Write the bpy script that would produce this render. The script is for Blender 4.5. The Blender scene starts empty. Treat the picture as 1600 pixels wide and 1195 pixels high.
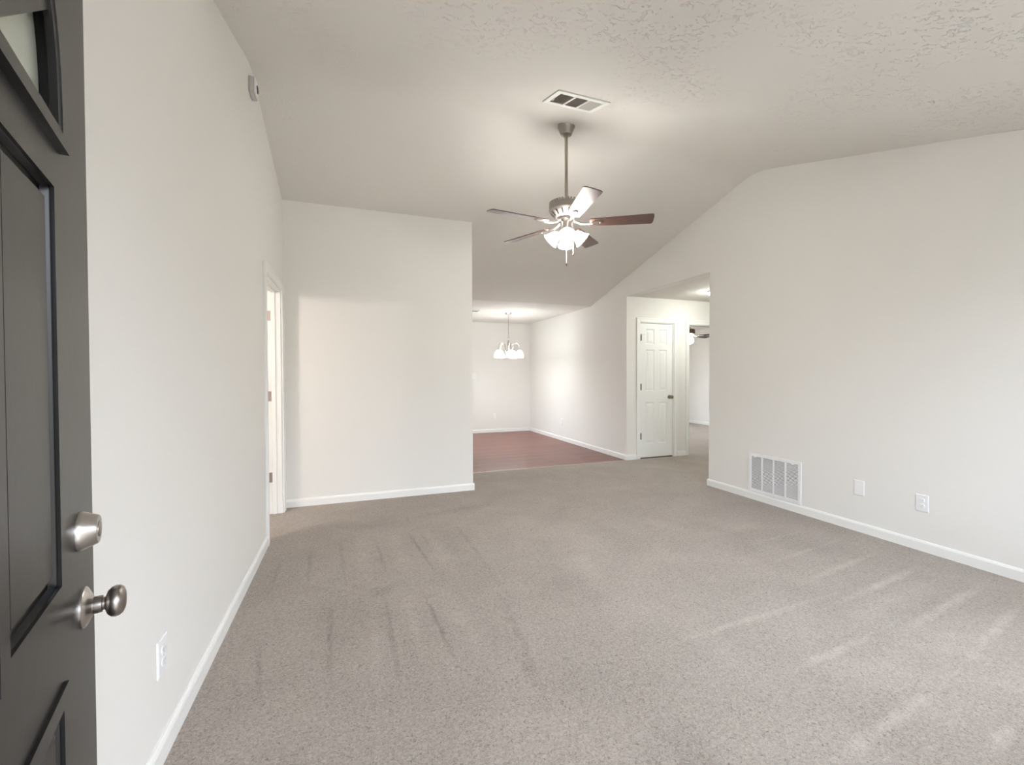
import bpy, bmesh, math, random
from mathutils import Vector, Matrix
random.seed(7)
PI = math.pi
scene = bpy.context.scene
COL = scene.collection

# ------------------------------------------------------------------ camera
CAM_H, YAW, PITCH, ROLL, FPX = 1.2628, 0.3512, -0.0167, -0.0029, 687.46
cd = bpy.data.cameras.new('camera')
cam = bpy.data.objects.new('camera', cd)
COL.objects.link(cam)
cd.sensor_fit = 'HORIZONTAL'
cd.sensor_width = 36.0
cd.lens = FPX / 1600.0 * 36.0
cd.clip_start = 0.02
cy, sy, cp, sp, cr, sr = math.cos(YAW), math.sin(YAW), math.cos(PITCH), math.sin(PITCH), math.cos(ROLL), math.sin(ROLL)
xr_, yr_, z_ = Vector((cy, -sy, 0)), Vector((sy, cy, 0)), Vector((0, 0, 1))
dv = yr_ * cp + z_ * sp
vv = z_ * cp - yr_ * sp
u_ = xr_ * cr + vv * sr
v_ = vv * cr - xr_ * sr
M = Matrix((u_, v_, -dv)).transposed().to_4x4()
M.translation = Vector((0, 0, CAM_H))
cam.matrix_world = M
scene.camera = cam

# ------------------------------------------------------------------ room measures (metres)
XL, XR = -0.597, 3.823          # left and right wall faces
YF = 0.20                       # inner face of the front wall
YA, X1 = 4.683, 1.255           # wall facing the entry, and its free corner
YR, YH = 3.923, 5.518           # hallway opening in the right wall
YC, YD, ZC = 6.558, 9.256, 2.4194   # start of the flat ceiling, dining wall, flat ceiling height
RY, RZ = 3.329, 3.298           # ridge
TW = 0.12                       # wall thickness
BX = 8.38                       # bedroom side wall
S_NEAR, S_FAR = 0.2988, (RZ - ZC) / (YC - RY)
DA = 0.2478                     # entry door swing angle past square

# ------------------------------------------------------------------ light and exposure
scene.view_settings.view_transform = 'Standard'
scene.view_settings.look = 'None'
scene.view_settings.gamma = 1.0
scene.view_settings.use_curve_mapping = False
scene.view_settings.exposure = 0.57
try:
    scene.cycles.max_bounces = 12
    scene.cycles.diffuse_bounces = 8
    scene.cycles.sample_clamp_indirect = 8.0
except Exception:
    pass

SKY = 8.4
FAN_E, CHAND_E, HALL_E, BED_E = 50.0, 20.0, 48.0, 110.0

world = bpy.data.worlds.new('daylight')
scene.world = world
world.use_nodes = True
nt = world.node_tree
nt.nodes.clear()
wo = nt.nodes.new('ShaderNodeOutputWorld')
bg = nt.nodes.new('ShaderNodeBackground')
tc = nt.nodes.new('ShaderNodeTexCoord')
sx = nt.nodes.new('ShaderNodeSeparateXYZ')
mr = nt.nodes.new('ShaderNodeMapRange')
mr.inputs[1].default_value = 0.0
mr.inputs[2].default_value = 0.30
cm = nt.nodes.new('ShaderNodeMix')
cm.data_type = 'RGBA'
cm.inputs[6].default_value = (0.195, 0.19, 0.178, 1)
cm.inputs[7].default_value = (0.82, 0.89, 1.0, 1)
nt.links.new(tc.outputs['Generated'], sx.inputs[0])
nt.links.new(sx.outputs[2], mr.inputs[0])
nt.links.new(mr.outputs[0], cm.inputs[0])
nt.links.new(cm.outputs[2], bg.inputs[0])
bg.inputs[1].default_value = SKY
nt.links.new(bg.outputs[0], wo.inputs[0])

def portal(name, loc, rot, w, h):
    l = bpy.data.lights.new(name, 'AREA')
    l.shape = 'RECTANGLE'
    l.size, l.size_y = w, h
    l.cycles.is_portal = True
    o = bpy.data.objects.new(name, l)
    o.location = loc
    o.rotation_euler = rot
    COL.objects.link(o)
    return o

W1 = (1.25, 3.45, 0.55, 2.15)    # front window: x0 x1 z0 z1
W2 = (7.20, 8.20, 0.45, 1.70)    # dining glass door: y0 y1 z0 z1
W3 = (4.9, 7.2, 0.6, 2.1)          # bedroom window
portal('bedroom_window_daylight', ((W3[0] + W3[1]) / 2, 9.80, (W3[2] + W3[3]) / 2), (-PI / 2, 0, 0), W3[1] - W3[0], W3[3] - W3[2])
portal('entry_daylight', (0.24, YF - 0.07, 1.03), (PI / 2, 0, 0), 1.02, 2.06)
portal('front_window_daylight', ((W1[0] + W1[1]) / 2, YF - 0.10, (W1[2] + W1[3]) / 2), (PI / 2, 0, 0), W1[1] - W1[0], W1[3] - W1[2])
portal('dining_window_daylight', (X1 - 0.10, (W2[0] + W2[1]) / 2, (W2[2] + W2[3]) / 2), (PI / 2, 0, -PI / 2), W2[1] - W2[0], W2[3] - W2[2])

# lamp in the room behind the left doorway
bl = bpy.data.lights.new('side_room_lamp', 'POINT')
bl.energy = 34
bl.color = (1.0, 0.92, 0.87)
bl.shadow_soft_size = 0.09
blo = bpy.data.objects.new('side_room_lamp', bl)
blo.location = (-1.75, 2.95, 2.04)
COL.objects.link(blo)

# ------------------------------------------------------------------ materials
def new_mat(name):
    m = bpy.data.materials.new(name)
    m.use_nodes = True
    return m, m.node_tree, m.node_tree.nodes['Principled BSDF']

def N(nt, t, **kw):
    n = nt.nodes.new(t)
    for k, v in kw.items():
        setattr(n, k, v)
    return n

def plain(name, col, rough=0.5, metal=0.0, bump=0.0, bscale=60.0, var=0.0, coat=0.0, spec=None):
    m, nt, b = new_mat(name)
    b.inputs['Roughness'].default_value = rough
    b.inputs['Metallic'].default_value = metal
    if spec is not None:
        b.inputs['Specular IOR Level'].default_value = spec
    if coat:
        b.inputs['Coat Weight'].default_value = coat
        b.inputs['Coat Roughness'].default_value = 0.12
    tcn = N(nt, 'ShaderNodeTexCoord')
    no = N(nt, 'ShaderNodeTexNoise')
    no.inputs['Scale'].default_value = bscale
    no.inputs['Detail'].default_value = 4
    nt.links.new(tcn.outputs['Object'], no.inputs['Vector'])
    mx = N(nt, 'ShaderNodeMix', data_type='RGBA')
    mx.inputs[6].default_value = (*[c * (1 - var) for c in col], 1)
    mx.inputs[7].default_value = (*[min(1, c * (1 + var)) for c in col], 1)
    nt.links.new(no.outputs['Fac'], mx.inputs[0])
    nt.links.new(mx.outputs[2], b.inputs['Base Color'])
    if bump:
        bu = N(nt, 'ShaderNodeBump')
        bu.inputs['Strength'].default_value = bump
        bu.inputs['Distance'].default_value = 0.002
        nt.links.new(no.outputs['Fac'], bu.inputs['Height'])
        nt.links.new(bu.outputs[0], b.inputs['Normal'])
    return m

def glow(name, col, strength):
    m, nt, b = new_mat(name)
    b.inputs['Base Color'].default_value = (0.9, 0.9, 0.88, 1)
    b.inputs['Roughness'].default_value = 0.3
    b.inputs['Emission Color'].default_value = (*col, 1)
    b.inputs['Emission Strength'].default_value = strength
    return m

M_WALL = plain('wall_paint', (0.775, 0.761, 0.730), 0.75, bump=0.12, bscale=160, var=0.012, spec=0.25)
M_TRIM = plain('trim_paint', (0.83, 0.83, 0.81), 0.38, var=0.01)
M_DOOR = plain('white_door_paint', (0.83, 0.84, 0.82), 0.42, bump=0.05, bscale=220, var=0.01)
M_PLASTIC = plain('white_plastic', (0.82, 0.82, 0.83), 0.35)
M_GREY = plain('grey_plastic', (0.50, 0.49, 0.48), 0.45)
M_SLOT = plain('dark_slot', (0.06, 0.055, 0.05), 0.7)
M_MIDSLOT = plain('grey_recess', (0.20, 0.20, 0.21), 0.7)
M_BLACK = plain('black_lens', (0.01, 0.01, 0.01), 0.2)
M_ENTRY = plain('entry_door_black_paint', (0.011, 0.010, 0.010), 0.30, bump=0.10, bscale=35, var=0.1, spec=0.40)
M_NICKEL = plain('satin_nickel', (0.50, 0.47, 0.44), 0.30, 1.0, var=0.03)
M_DKNICKEL = plain('aged_nickel', (0.33, 0.30, 0.27), 0.34, 1.0, var=0.05)
M_BRONZE = plain('dark_bronze', (0.12, 0.09, 0.07), 0.42, 0.8)
M_KNOB = plain('antique_brass', (0.30, 0.25, 0.18), 0.35, 1.0)
M_HOUSING = plain('housing_nickel', (0.40, 0.365, 0.335), 0.34, 1.0, var=0.04)
M_HINGE = plain('hinge_nickel', (0.36, 0.31, 0.28), 0.42, 0.9)
M_ROD = plain('brushed_rod', (0.42, 0.38, 0.32), 0.36, 0.85)
M_VENTWHITE = plain('vent_enamel', (0.80, 0.80, 0.76), 0.4)
M_FANGLOW = glow('fan_glass_lit', (1.0, 0.96, 0.905), FAN_E)
M_CHGLOW = glow('chandelier_glass_lit', (0.95, 0.99, 0.99), CHAND_E)
M_HALLGLOW = glow('hall_glass_lit', (0.98, 1.0, 0.92), HALL_E)
M_BEDGLOW = glow('bedroom_glass_lit', (1.0, 0.95, 0.88), BED_E)

def mat_ceiling():
    m, nt, b = new_mat('ceiling_knockdown')
    b.inputs['Base Color'].default_value = (0.712, 0.690, 0.652, 1)
    b.inputs['Roughness'].default_value = 0.85
    b.inputs['Specular IOR Level'].default_value = 0.2
    tcn = N(nt, 'ShaderNodeTexCoord')
    n1 = N(nt, 'ShaderNodeTexNoise')
    n1.inputs['Scale'].default_value = 26
    n1.inputs['Detail'].default_value = 3
    n1.inputs['Distortion'].default_value = 1.6
    n2 = N(nt, 'ShaderNodeTexNoise')
    n2.inputs['Scale'].default_value = 1.6
    n2.inputs['Detail'].default_value = 2
    r1 = N(nt, 'ShaderNodeMapRange')
    r1.interpolation_type = 'SMOOTHSTEP'
    r1.inputs[1].default_value = 0.585
    r1.inputs[2].default_value = 0.64
    r2 = N(nt, 'ShaderNodeMapRange')
    r2.inputs[1].default_value = 0.43
    r2.inputs[2].default_value = 0.62
    mu = N(nt, 'ShaderNodeMath', operation='MULTIPLY')
    # the heavier stippling lies on the slope nearer the entry
    sx = N(nt, 'ShaderNodeSeparateXYZ')
    r3 = N(nt, 'ShaderNodeMapRange')
    r3.inputs[1].default_value = 3.1
    r3.inputs[2].default_value = 2.3
    r3.inputs[3].default_value = 0.12
    r3.inputs[4].default_value = 1.0
    mu2 = N(nt, 'ShaderNodeMath', operation='MULTIPLY')
    for n in (n1, n2):
        nt.links.new(tcn.outputs['Object'], n.inputs['Vector'])
    nt.links.new(tcn.outputs['Object'], sx.inputs[0])
    nt.links.new(sx.outputs[1], r3.inputs[0])
    nt.links.new(n1.outputs['Fac'], r1.inputs[0])
    nt.links.new(n2.outputs['Fac'], r2.inputs[0])
    nt.links.new(r1.outputs[0], mu.inputs[0])
    nt.links.new(r2.outputs[0], mu.inputs[1])
    nt.links.new(mu.outputs[0], mu2.inputs[0])
    nt.links.new(r3.outputs[0], mu2.inputs[1])
    bu = N(nt, 'ShaderNodeBump')
    bu.inputs['Strength'].default_value = 0.65
    bu.inputs['Distance'].default_value = 0.011
    nt.links.new(mu2.outputs[0], bu.inputs['Height'])
    nt.links.new(bu.outputs[0], b.inputs['Normal'])
    return m
M_CEIL = mat_ceiling()

def mat_carpet():
    m, nt, b = new_mat('carpet_pile')
    b.inputs['Roughness'].default_value = 1.0
    b.inputs['Specular IOR Level'].default_value = 0.05
    b.inputs['Sheen Weight'].default_value = 0.15
    b.inputs['Sheen Roughness'].default_value = 0.6
    tcn = N(nt, 'ShaderNodeTexCoord')
    co = tcn.outputs['Object']
    def noise(s, d=3, dist=0.0):
        n = N(nt, 'ShaderNodeTexNoise')
        n.inputs['Scale'].default_value = s
        n.inputs['Detail'].default_value = d
        n.inputs['Distortion'].default_value = dist
        nt.links.new(co, n.inputs['Vector'])
        return n.outputs['Fac']
    def math_(op, a, c=None):
        n = N(nt, 'ShaderNodeMath', operation=op)
        for i, v in enumerate((a, c)):
            if v is None:
                continue
            if isinstance(v, (int, float)):
                n.inputs[i].default_value = v
            else:
                nt.links.new(v, n.inputs[i])
        return n.outputs[0]
    def rng(v, a, b_, c=0.0, d=1.0):
        n = N(nt, 'ShaderNodeMapRange')
        n.inputs[1].default_value, n.inputs[2].default_value = a, b_
        n.inputs[3].default_value, n.inputs[4].default_value = c, d
        nt.links.new(v, n.inputs[0])
        return n.outputs[0]
    tuft = noise(95, 4, 1.2)
    fine = noise(320, 2)
    fleck = noise(58, 3, 2.4)
    patch = noise(2.3, 3, 0.6)
    wob = noise(9, 3)
    # tracks left in the pile by the vacuum cleaner: (x0,y0, x1,y1, half width, amount)
    T = [((3.47, 2.51), (2.62, 2.43), .035, .5), ((3.51, 2.28), (2.6, 2.15), .035, .6), ((3.57, 2.03), (2.53, 1.88), .05, .8),
         ((3.48, 1.77), (2.51, 1.64), .06, 1.0), ((2.6, 1.72), (1.3, 1.66), .05, .7), ((3.56, 1.49), (2.56, 1.35), .06, 1.0),
         ((3.46, 1.29), (2.56, 1.12), .05, .9), ((2.35, 1.38), (1.75, 1.33), .05, .9), ((2.25, 1.06), (1.45, .96), .06, .9),
         ((2.3, .86), (1.9, .80), .05, .8), ((3.3, 1.62), (2.3, 1.50), .10, .45), ((3.2, 1.2), (2.0, 1.18), .16, .5), ((3.0, .95), (1.9, .95), .2, .5),
         ((3.2, 2.75), (2.6, 2.72), .10, .35), ((1.9, 3.3), (1.3, 2.3), .25, .35), ((1.5, 2.7), (1.35, 2.2), .10, .4),
         ((0.56, 3.6), (0.62, 2.7), .07, .45), ((0.30, 3.6), (0.33, 2.8), .08, .4), ((0.05, 3.5), (0.08, 2.8), .08, .35),
         ((0.50, 2.6), (0.56, 1.8), .09, .4), ((0.28, 2.6), (0.30, 1.8), .06, .35), ((0.1, 2.5), (0.1, 1.8), .05, .3),
         ((0.42, 3.62), (0.50, 2.80), .030, -1.0), ((0.51, 3.58), (0.54, 3.2), .028, -.7), ((0.16, 3.60), (0.21, 2.85), .03, -.8),
         ((0.38, 2.62), (0.43, 1.85), .030, -1.1), ((0.17, 2.65), (0.18, 1.8), .035, -.9), ((-0.12, 2.66), (-0.09, 1.85), .035, -.8),
         ((-0.09, 3.6), (-0.04, 2.85), .03, -.6), ((-0.29, 3.55), (-0.25, 2.8), .03, -.6), ((0.82, 3.75), (0.84, 2.6), .04, -.5),
         ((0.80, 2.40), (0.70, 1.5), .05, -.7), ((-0.46, 3.4), (-0.45, 2.85), .03, -.6), ((-0.43, 2.4), (-0.34, 1.9), .03, -.7),
         ((0.70, 1.95), (0.69, 1.6), .05, -.6), ((0.14, 2.72), (0.19, 2.62), .09, -.5), ((1.1, 2.9), (1.25, 1.9), .25, -.3),
         ((0.4, 3.95), (1.3, 4.1), .10, -.35), ((-0.4, 4.0), (0.4, 3.85), .12, -.35), ((1.1, 1.35), (0.9, .9), .2, -.3)]
    tot = None
    warp = N(nt, 'ShaderNodeTexNoise')
    warp.inputs['Scale'].default_value = 14
    nt.links.new(co, warp.inputs['Vector'])
    wv = N(nt, 'ShaderNodeVectorMath', operation='MULTIPLY_ADD')
    wv.inputs[1].default_value = (0.03, 0.03, 0)
    nt.links.new(warp.outputs['Color'], wv.inputs[0])
    sh = N(nt, 'ShaderNodeVectorMath', operation='SUBTRACT')
    nt.links.new(co, sh.inputs[0])
    sh.inputs[1].default_value = (0.015, 0.015, 0)
    nt.links.new(sh.outputs[0], wv.inputs[2])
    for (a, c, hw, amt) in T:
        if hw <= .061:
            hw, amt = hw * 0.6, amt * (0.95 if amt > 0 else 0.85)
        mp = N(nt, 'ShaderNodeMapping', vector_type='TEXTURE')
        L = math.hypot(c[0] - a[0], c[1] - a[1])
        mp.inputs['Location'].default_value = ((a[0] + c[0]) / 2, (a[1] + c[1]) / 2, 0)
        mp.inputs['Rotation'].default_value = (0, 0, math.atan2(c[1] - a[1], c[0] - a[0]))
        mp.inputs['Scale'].default_value = (L * 0.58, hw, 1)
        nt.links.new(wv.outputs[0], mp.inputs['Vector'])
        g = N(nt, 'ShaderNodeTexGradient', gradient_type='SPHERICAL')
        nt.links.new(mp.outputs[0], g.inputs[0])
        v = math_('MULTIPLY', g.outputs['Fac'], amt)
        tot = v if tot is None else math_('ADD', tot, v)
    tot = math_('MULTIPLY', tot, rng(wob, 0.3, 0.65, 0.35, 1.0))
    ramp = N(nt, 'ShaderNodeMix', data_type='RGBA')
    ramp.inputs[6].default_value = (0.162, 0.138, 0.119, 1)
    ramp.inputs[7].default_value = (0.488, 0.424, 0.376, 1)
    f = math_('ADD', rng(tuft, 0.30, 0.70, -0.26, 0.26), rng(fine, 0.25, 0.75, -0.20, 0.20))
    f = math_('ADD', f, rng(patch, 0.3, 0.7, -0.07, 0.07))
    f = math_('ADD', f, 0.55)
    f = math_('SUBTRACT', f, rng(fleck, 0.58, 0.68, 0.0, 0.42))
    f = math_('ADD', f, math_('MULTIPLY', tot, 0.42))
    cl = N(nt, 'ShaderNodeClamp')
    nt.links.new(f, cl.inputs[0])
    nt.links.new(cl.outputs[0], ramp.inputs[0])
    nt.links.new(ramp.outputs[2], b.inputs['Base Color'])
    bu = N(nt, 'ShaderNodeBump')
    bu.inputs['Strength'].default_value = 0.8
    bu.inputs['Distance'].default_value = 0.006
    nt.links.new(math_('ADD', tuft, math_('MULTIPLY', tot, 0.25)), bu.inputs['Height'])
    nt.links.new(bu.outputs[0], b.inputs['Normal'])
    return m
M_CARPET = mat_carpet()

def mat_planks():
    m, nt, b = new_mat('cherry_floor_boards')
    tcn = N(nt, 'ShaderNodeTexCoord')
    br = N(nt, 'ShaderNodeTexBrick')
    br.inputs['Scale'].default_value = 1.0
    br.inputs['Brick Width'].default_value = 1.1
    br.inputs['Row Height'].default_value = 0.125
    br.inputs['Mortar Size'].default_value = 0.0025
    br.inputs['Color1'].default_value = (0.200, 0.086, 0.072, 1)
    br.inputs['Color2'].default_value = (0.250, 0.122, 0.104, 1)
    br.inputs['Mortar'].default_value = (0.07, 0.028, 0.02, 1)
    nt.links.new(tcn.outputs['Object'], br.inputs['Vector'])
    mp = N(nt, 'ShaderNodeMapping')
    mp.inputs['Scale'].default_value = (1.2, 26, 1)
    nt.links.new(tcn.outputs['Object'], mp.inputs['Vector'])
    no = N(nt, 'ShaderNodeTexNoise')
    no.inputs['Scale'].default_value = 2.0
    no.inputs['Detail'].default_value = 6
    nt.links.new(mp.outputs[0], no.inputs['Vector'])
    mx = N(nt, 'ShaderNodeMix', data_type='RGBA', blend_type='MULTIPLY')
    mx.inputs[0].default_value = 0.8
    cr_ = N(nt, 'ShaderNodeMix', data_type='RGBA')
    cr_.inputs[6].default_value = (0.55, 0.5, 0.5, 1)
    cr_.inputs[7].default_value = (1.25, 1.25, 1.25, 1)
    nt.links.new(no.outputs['Fac'], cr_.inputs[0])
    nt.links.new(br.outputs['Color'], mx.inputs[6])
    nt.links.new(cr_.outputs[2], mx.inputs[7])
    nt.links.new(mx.outputs[2], b.inputs['Base Color'])
    b.inputs['Roughness'].default_value = 0.42
    return m
M_PLANK = mat_planks()

def mat_walnut():
    m, nt, b = new_mat('walnut_blade')
    tcn = N(nt, 'ShaderNodeTexCoord')
    mp = N(nt, 'ShaderNodeMapping')
    mp.inputs['Scale'].default_value = (3, 40, 1)
    nt.links.new(tcn.outputs['Object'], mp.inputs['Vector'])
    no = N(nt, 'ShaderNodeTexNoise')
    no.inputs['Scale'].default_value = 2.0
    no.inputs['Detail'].default_value = 5
    nt.links.new(mp.outputs[0], no.inputs['Vector'])
    mx = N(nt, 'ShaderNodeMix', data_type='RGBA')
    mx.inputs[6].default_value = (0.030, 0.014, 0.011, 1)
    mx.inputs[7].default_value = (0.095, 0.048, 0.037, 1)
    nt.links.new(no.outputs['Fac'], mx.inputs[0])
    nt.links.new(mx.outputs[2], b.inputs['Base Color'])
    b.inputs['Roughness'].default_value = 0.30
    b.inputs['Coat Weight'].default_value = 0.4
    b.inputs['Coat Roughness'].default_value = 0.16
    return m
M_WALNUT = mat_walnut()

def mat_glass(name, rough=0.0, tint=(0.95, 0.97, 0.97), trans=1.0):
    m, nt, b = new_mat(name)
    b.inputs['Base Color'].default_value = (*tint, 1)
    b.inputs['Transmission Weight'].default_value = trans
    b.inputs['Roughness'].default_value = rough
    b.inputs['IOR'].default_value = 1.05
    return m
M_GLASS = mat_glass('window_glass')
M_OBSCURE = mat_glass('obscure_door_glass', 0.15, (0.80, 0.82, 0.72), 0.45)

# ------------------------------------------------------------------ mesh helpers
def box(bm, x0, x1, y0, y1, z0, z1):
    v = [bm.verts.new(p) for p in ((x0, y0, z0), (x1, y0, z0), (x1, y1, z0), (x0, y1, z0), (x0, y0, z1), (x1, y0, z1), (x1, y1, z1), (x0, y1, z1))]
    for f in ((0, 3, 2, 1), (4, 5, 6, 7), (0, 1, 5, 4), (1, 2, 6, 5), (2, 3, 7, 6), (3, 0, 4, 7)):
        bm.faces.new([v[i] for i in f])
    return v

def prism(bm, pts, a, b, fn):
    """pts: 2-d outline, extruded between a and b; fn(p, q, t) gives the 3-d point"""
    lo = [bm.verts.new(fn(p[0], p[1], a)) for p in pts]
    hi = [bm.verts.new(fn(p[0], p[1], b)) for p in pts]
    bm.faces.new(lo)
    bm.faces.new(list(reversed(hi)))
    n = len(pts)
    for i in range(n):
        bm.faces.new((lo[i], hi[i], hi[(i + 1) % n], lo[(i + 1) % n]))

def lathe(bm, prof, seg=32, mat=None):
    """prof: (radius, z) list turned about local z"""
    rings = []
    for r, z in prof:
        ring = []
        for k in range(seg):
            a = 2 * PI * k / seg
            p = Vector((r * math.cos(a), r * math.sin(a), z))
            if mat is not None:
                p = mat @ p
            ring.append(bm.verts.new(p))
        rings.append(ring)
    for r0, r1 in zip(rings, rings[1:]):
        for k in range(seg):
            bm.faces.new((r0[k], r0[(k + 1) % seg], r1[(k + 1) % seg], r1[k]))
    bm.faces.new(list(reversed(rings[0])))
    bm.faces.new(rings[-1])

def tube(bm, pts, r, seg=10):
    pts = [Vector(p) for p in pts]
    rings = []
    up = None
    for i, p in enumerate(pts):
        t = (pts[min(i + 1, len(pts) - 1)] - pts[max(i - 1, 0)]).normalized()
        if up is None:
            up = t.orthogonal().normalized()
        n = (up - t * up.dot(t)).normalized()
        up = n
        b = t.cross(n)
        rr = r[i] if isinstance(r, (list, tuple)) else r
        rings.append([bm.verts.new(p + (n * math.cos(2 * PI * k / seg) + b * math.sin(2 * PI * k / seg)) * rr) for k in range(seg)])
    for r0, r1 in zip(rings, rings[1:]):
        for k in range(seg):
            bm.faces.new((r0[k], r0[(k + 1) % seg], r1[(k + 1) % seg], r1[k]))
    bm.faces.new(list(reversed(rings[0])))
    bm.faces.new(rings[-1])

def obj(name, bm, mat, parent=None, smooth=False, bevel=0.0, angle=35):
    bmesh.ops.recalc_face_normals(bm, faces=bm.faces)
    me = bpy.data.meshes.new(name)
    bm.to_mesh(me)
    bm.free()
    o = bpy.data.objects.new(name, me)
    COL.objects.link(o)
    for mm in (mat if isinstance(mat, (list, tuple)) else [mat]):
        me.materials.append(mm)
    if smooth:
        for p in me.polygons:
            p.use_smooth = True
        try:
            me.set_sharp_from_angle(angle=math.radians(angle))
        except Exception:
            pass
    if bevel:
        md = o.modifiers.new('bevel', 'BEVEL')
        md.width = bevel
        md.segments = 2
        md.limit_method = 'ANGLE'
    if parent is not None:
        o.parent = parent
    return o

def tag(o, label, cat, group=None, kind=None):
    o['label'] = label
    o['category'] = cat
    if group:
        o['group'] = group
    if kind:
        o['kind'] = kind
    return o

def thing(name, label, cat, loc=(0, 0, 0), rotz=0.0, group=None, kind=None):
    o = bpy.data.objects.new(name, None)
    o.empty_display_size = 0.1
    COL.objects.link(o)
    o.location = loc
    o.rotation_euler = (0, 0, rotz)
    return tag(o, label, cat, group, kind)

def struct(name, bm, mat, label, cat, smooth=False, bevel=0.0):
    return tag(obj(name, bm, mat, None, smooth, bevel), label, cat, None, 'structure')

def copy_tree(o, parent=None):
    c = o.copy()
    COL.objects.link(c)
    if parent is not None:
        c.parent = parent
    for ch in list(o.children):
        copy_tree(ch, c)
    return c

# ------------------------------------------------------------------ the shell
def zceil(y):
    r = 0.16
    d = y - RY
    if d > r:
        return RZ - S_FAR * d
    if d < -r:
        return RZ + S_NEAR * d
    t = (d + r) / (2 * r)                       # rounded drywall ridge
    z0, z1 = RZ - S_NEAR * r, RZ - S_FAR * r
    return (1 - t) ** 2 * z0 + 2 * t * (1 - t) * RZ + t * t * z1

RIDGE_YS = [RY + 0.16 * k / 6 for k in range(-6, 7)]
def roof_line(y0, y1):
    ys = [y0] + [y for y in RIDGE_YS if y0 < y < y1] + [y1]
    return [(y, zceil(y)) for y in ys]

fx = lambda p, q, t: (t, p, q)      # outline in (y,z), extruded along x
fy = lambda p, q, t: (p, t, q)      # outline in (x,z), extruded along y

# floors
bm = bmesh.new()
box(bm, -3.1, X1, -0.05, YH + 0.0, -0.1, 0)
box(bm, X1, XR + 0.0, -0.05, YH - 0.03, -0.1, 0)
box(bm, XR, BX + 0.1, 3.8, 9.8, -0.1, 0)
struct('floor', bm, M_CARPET, 'beige cut pile carpet with vacuum tracks across the living room', 'carpet')
bm = bmesh.new()
box(bm, X1 - 0.0, XR, YH - 0.03, YD + 0.1, -0.1, 0.001)
struct('floor_dining', bm, M_PLANK, 'reddish brown wood plank floor in the dining area', 'wood floor')
bm = bmesh.new()
box(bm, X1 + 0.002, XR - 0.016, YH - 0.043, YH - 0.017, 0.0, 0.006)
struct('trim_6', bm, plain('transition_strip', (0.50, 0.40, 0.34), 0.5), 'thin strip where beige carpet meets the reddish wood floor', 'floor trim')

# vaulted ceiling
bm = bmesh.new()
line = roof_line(0.02, YC)
lo = line
hi = [(y, z + 0.12) for y, z in reversed(line)]
prism(bm, lo + hi, XL - TW, XR + TW, fx)
struct('ceiling', bm, M_CEIL, 'vaulted stippled ceiling sloping down from the ridge above the fan', 'ceiling', smooth=True)
bm = bmesh.new()
box(bm, X1 - TW, XR + TW, YC, YD + TW, ZC, ZC + 0.12)
struct('ceiling_dining', bm, M_CEIL, 'flat white ceiling above the chandelier in the dining area', 'ceiling')
bm = bmesh.new()
box(bm, XR + TW, BX + TW, YR - TW, YH + TW, ZC, ZC + 0.12)
struct('ceiling_hall', bm, M_CEIL, 'flat ceiling of the hallway in front of the white closet door', 'ceiling')
bm = bmesh.new()
box(bm, XR + TW, BX + TW, YH + TW, 9.8, ZC, ZC + 0.12)
struct('ceiling_bedroom', bm, M_CEIL, 'flat ceiling of the bedroom beyond the hallway doorway', 'ceiling')

# left wall with a doorway
LD0, LD1, LDH = 3.72, 4.525, 2.05
bm = bmesh.new()
prism(bm, [(0.05, -0.05), (LD0, -0.05)] + list(reversed([(y, z + 0.05) for y, z in roof_line(0.05, LD0)])), XL - TW, XL, fx)
prism(bm, [(LD0, LDH), (LD1, LDH)] + list(reversed([(y, z + 0.05) for y, z in roof_line(LD0, LD1)])), XL - TW, XL, fx)
prism(bm, [(LD1, -0.05), (YA + 0.1, -0.05)] + list(reversed([(y, z + 0.05) for y, z in roof_line(LD1, YA + 0.1)])), XL - TW, XL, fx)
struct('wall_left', bm, M_WALL, 'long off white wall behind the black entry door', 'wall')

# wall facing the entry, and its return along the dining area
bm = bmesh.new()
box(bm, XL - TW, X1, YA, YA + TW, -0.05, zceil(YA) + 0.01)
struct('wall_back', bm, M_WALL, 'off white wall facing the entry, left of the dining area', 'wall')
bm = bmesh.new()
prism(bm, [(YA + TW, -0.05), (W2[0], -0.05), (W2[0], ZC + 0.05), (YC, ZC + 0.05), (YA + TW, zceil(YA + TW) + 0.05)], X1 - TW, X1, fx)
box(bm, X1 - TW, X1, W2[0], W2[1], -0.05, W2[2])
box(bm, X1 - TW, X1, W2[0], W2[1], W2[3], ZC + 0.05)
box(bm, X1 - TW, X1, W2[1], YD + TW, -0.05, ZC + 0.05)
struct('wall_dining_left', bm, M_WALL, 'side wall of the dining area hidden behind the free corner', 'wall')
bm = bmesh.new()
box(bm, X1, XR + TW, YD, YD + TW, -0.05, ZC + 0.02)
struct('wall_dining', bm, M_WALL, 'far off white wall behind the lit chandelier', 'wall')

# right wall with the hallway opening
bm = bmesh.new()
prism(bm, [(0.05, -0.05), (YR, -0.05)] + list(reversed([(y, z + 0.05) for y, z in roof_line(0.05, YR)])), XR, XR + TW, fx)
prism(bm, [(YR, ZC), (YC + 0.1, ZC)] + list(reversed([(y, z + 0.05) for y, z in roof_line(YR, YC + 0.1)])), XR, XR + TW, fx)
struct('wall_right', bm, M_WALL, 'long off white wall with the return air grille and two wall plates', 'wall')
bm = bmesh.new()
box(bm, XR, XR + TW, YH + TW, YD + TW, -0.05, ZC + 0.0)
struct('wall_dining_right', bm, M_WALL, 'off white side wall of the dining area running back from the hallway corner', 'wall')

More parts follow.
